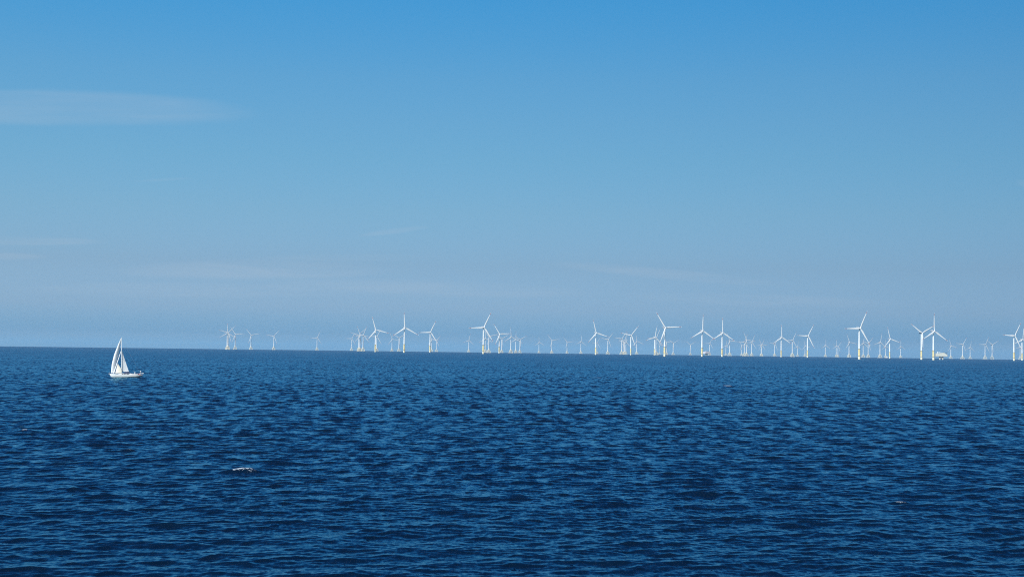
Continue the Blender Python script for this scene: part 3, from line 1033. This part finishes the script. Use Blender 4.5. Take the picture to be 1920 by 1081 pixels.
def build_platform(name, label, px, D, mirror, yaw, cols, body):
    p = along(px, D)
    r = empty(name, label, 'platform', p, yaw)
    m = -1 if mirror else 1
    # hull-shaped topside: profile in x,z swept through its depth, edges drawn in
    prof = [(-24.5, 13.5), (-22.5, 26.3), (-9.5, 27.2), (9.5, 28.2), (23.0, 20.2), (23.0, 14.2)]
    prof = [(m * x, z) for x, z in prof]
    bm = bmesh.new()
    secs = []
    for y, q in ((-17, 0.97), (-15.5, 1.0), (15.5, 1.0), (17, 0.97)):
        secs.append([Vector((x * q, y, 20 + (z - 20) * q)) for x, z in prof])
    add_loft(bm, secs)
    top = mesh_obj('topside', bm, body, r, smooth=False)
    bm = bmesh.new()
    for y in (-17.15,):
        for z in (17.2, 21.8):
            add_box(bm, (0 - 2 * m, y, z), (40, 0.25, 0.35))
    mesh_obj('walkway', bm, STEEL, top)
    bm = bmesh.new()
    add_box(bm, (0, 0, 12.6), (44, 30, 1.2))
    add_box(bm, (0, 0, 11.4), (17, 17, 1.2))
    mesh_obj('cellar_deck', bm, STEEL, r)
    for sx in (-1, 1):
        for sy in (-1, 1):
            bm = bmesh.new()
            add_tube(bm, (sx * 6.0, sy * 6.0, -10), (sx * 6.0, sy * 6.0, 6.0), 1.9, seg=16)
            leg = mesh_obj('leg', bm, CREAM, r)
            bm = bmesh.new()
            add_tube(bm, (sx * 6.0, sy * 6.0, 6.0), (sx * 6.0, sy * 6.0, 10.8), 1.75, seg=16)
            mesh_obj('leg_sleeve', bm, GREYST, leg)
    bm = bmesh.new()
    c = [(-6, -6), (6, -6), (6, 6), (-6, 6)]
    for i in range(4):
        a, q = c[i], c[(i + 1) % 4]
        add_tube(bm, (a[0], a[1], 5.5), (q[0], q[1], 10.8), 0.6, seg=8)
        add_tube(bm, (q[0], q[1], 5.5), (a[0], a[1], 10.8), 0.6, seg=8)
        add_tube(bm, (a[0], a[1], 5.2), (q[0], q[1], 5.2), 0.6, seg=8)
    mesh_obj('bracing', bm, GREYST, r)
    bm = bmesh.new()
    add_lathe(bm, [(9.5, 29.0), (10.5, 29.9), (10.5, 30.2)], 8, Matrix.Translation((m * 17, 2, 0)))
    hd = mesh_obj('helideck', bm, STEEL, r, smooth=False)
    bm = bmesh.new()
    for x, y in ((12, -4), (12, 8), (21, -4), (21, 8)):
        add_tube(bm, (m * x, y, 20.5), (m * (x * 0.8 + 3.4), y, 29.1), 0.45, seg=8)
    mesh_obj('helideck_strut', bm, STEEL, hd)
    bm = bmesh.new()
    add_tube(bm, (m * -15, -4, 26), (m * -15, -4, 31), 0.9, seg=10)
    add_tube(bm, (m * -15, -4, 30.6), (m * -4, -6, 32.0), 0.4, seg=6)
    add_box(bm, (m * -15.5, -4, 31.0), (3, 2.4, 1.8))
    mesh_obj('crane', bm, WHITE, r)
    return r


def build_work_boat():
    p = along(1662.7, 8200)
    r = empty('work_boat', 'tiny white work boat low on the horizon beside a slim yellow-based turbine', 'boat', p, math.radians(-20))
    bm = bmesh.new()
    for s in (-1, 1):
        add_loft(bm, [[Vector((x, s * 2.8 - w, z)), Vector((x, s * 2.8 + w, z)), Vector((x, s * 2.8 + w * 0.6, -0.8)), Vector((x, s * 2.8 - w * 0.6, -0.8))]
                      for x, w, z in ((-12, 0.2, 2.9), (-9, 0.9, 2.6), (8, 1.0, 2.0), (12, 1.0, 2.0))])
    add_box(bm, (0.5, 0, 2.2), (21, 7.2, 0.8))
    mesh_obj('hull', bm, DARKHULL, r)
    bm = bmesh.new()
    add_loft(bm, [[Vector((x, -w, 2.6)), Vector((x, w, 2.6)), Vector((x + 0.3, w * 0.85, z)), Vector((x + 0.3, -w * 0.85, z))] for x, w, z in ((-6, 2.6, 5.6), (-4.5, 3.2, 7.4), (4, 3.2, 7.4), (5, 3.0, 5.2))])
    wh = mesh_obj('wheelhouse', bm, HULLW, r)
    bm = bmesh.new()
    add_box(bm, (-0.3, 0, 6.2), (7.5, 6.15, 0.9))
    mesh_obj('window', bm, GLASS, wh)
    bm = bmesh.new()
    add_tube(bm, (1, 0, 7.3), (1.5, 0, 11), 0.18, seg=8)
    add_tube(bm, (1.2, -1.4, 9.2), (1.2, 1.4, 9.2), 0.12, seg=6)
    mesh_obj('mast', bm, WHITE, r)


build_sailboat()
build_platform('transformer_platform', 'white wedge-topped transformer platform on legs, right of the tall turbine pair', 1764.6, 6100, False, math.radians(-8), CREAM,
               material('topside_cream', (0.58, 0.57, 0.49), 0.5, 0.04, 0.2))
build_platform('transformer_platform', 'small grey transformer platform half hidden behind the left matching tall turbine', 1324.8, 10200, False, math.radians(28), CREAM,
               material('topside_grey', (0.66, 0.63, 0.66), 0.5, 0.06, 0.2))
build_work_boat()


# ------------------------------------------------------------------ haze
def build_haze():
    bm = bmesh.new()
    lo, hi = -40.0, 195.0
    add_box(bm, (0, 0, (lo + hi) / 2), (48000, 48000, hi - lo))
    m = bpy.data.materials.new('haze_air')
    m.use_nodes = True
    m.node_tree.nodes.clear()
    out = m.node_tree.nodes.new('ShaderNodeOutputMaterial')
    v = m.node_tree.nodes.new('ShaderNodeVolumePrincipled')
    v.inputs['Color'].default_value = HAZE_COLOR
    v.inputs['Density'].default_value = HAZE_DENSITY
    v.inputs['Anisotropy'].default_value = 0.0
    m.node_tree.links.new(v.outputs[0], out.inputs['Volume'])
    o = mesh_obj('haze', bm, m, smooth=False)
    o['kind'] = 'stuff'
    o['label'] = 'thin pale blue haze over the sea'
    return o


HAZE_DENSITY = 2.7e-5
HAZE_COLOR = (0.7, 0.86, 1.0, 1.0)
build_haze()
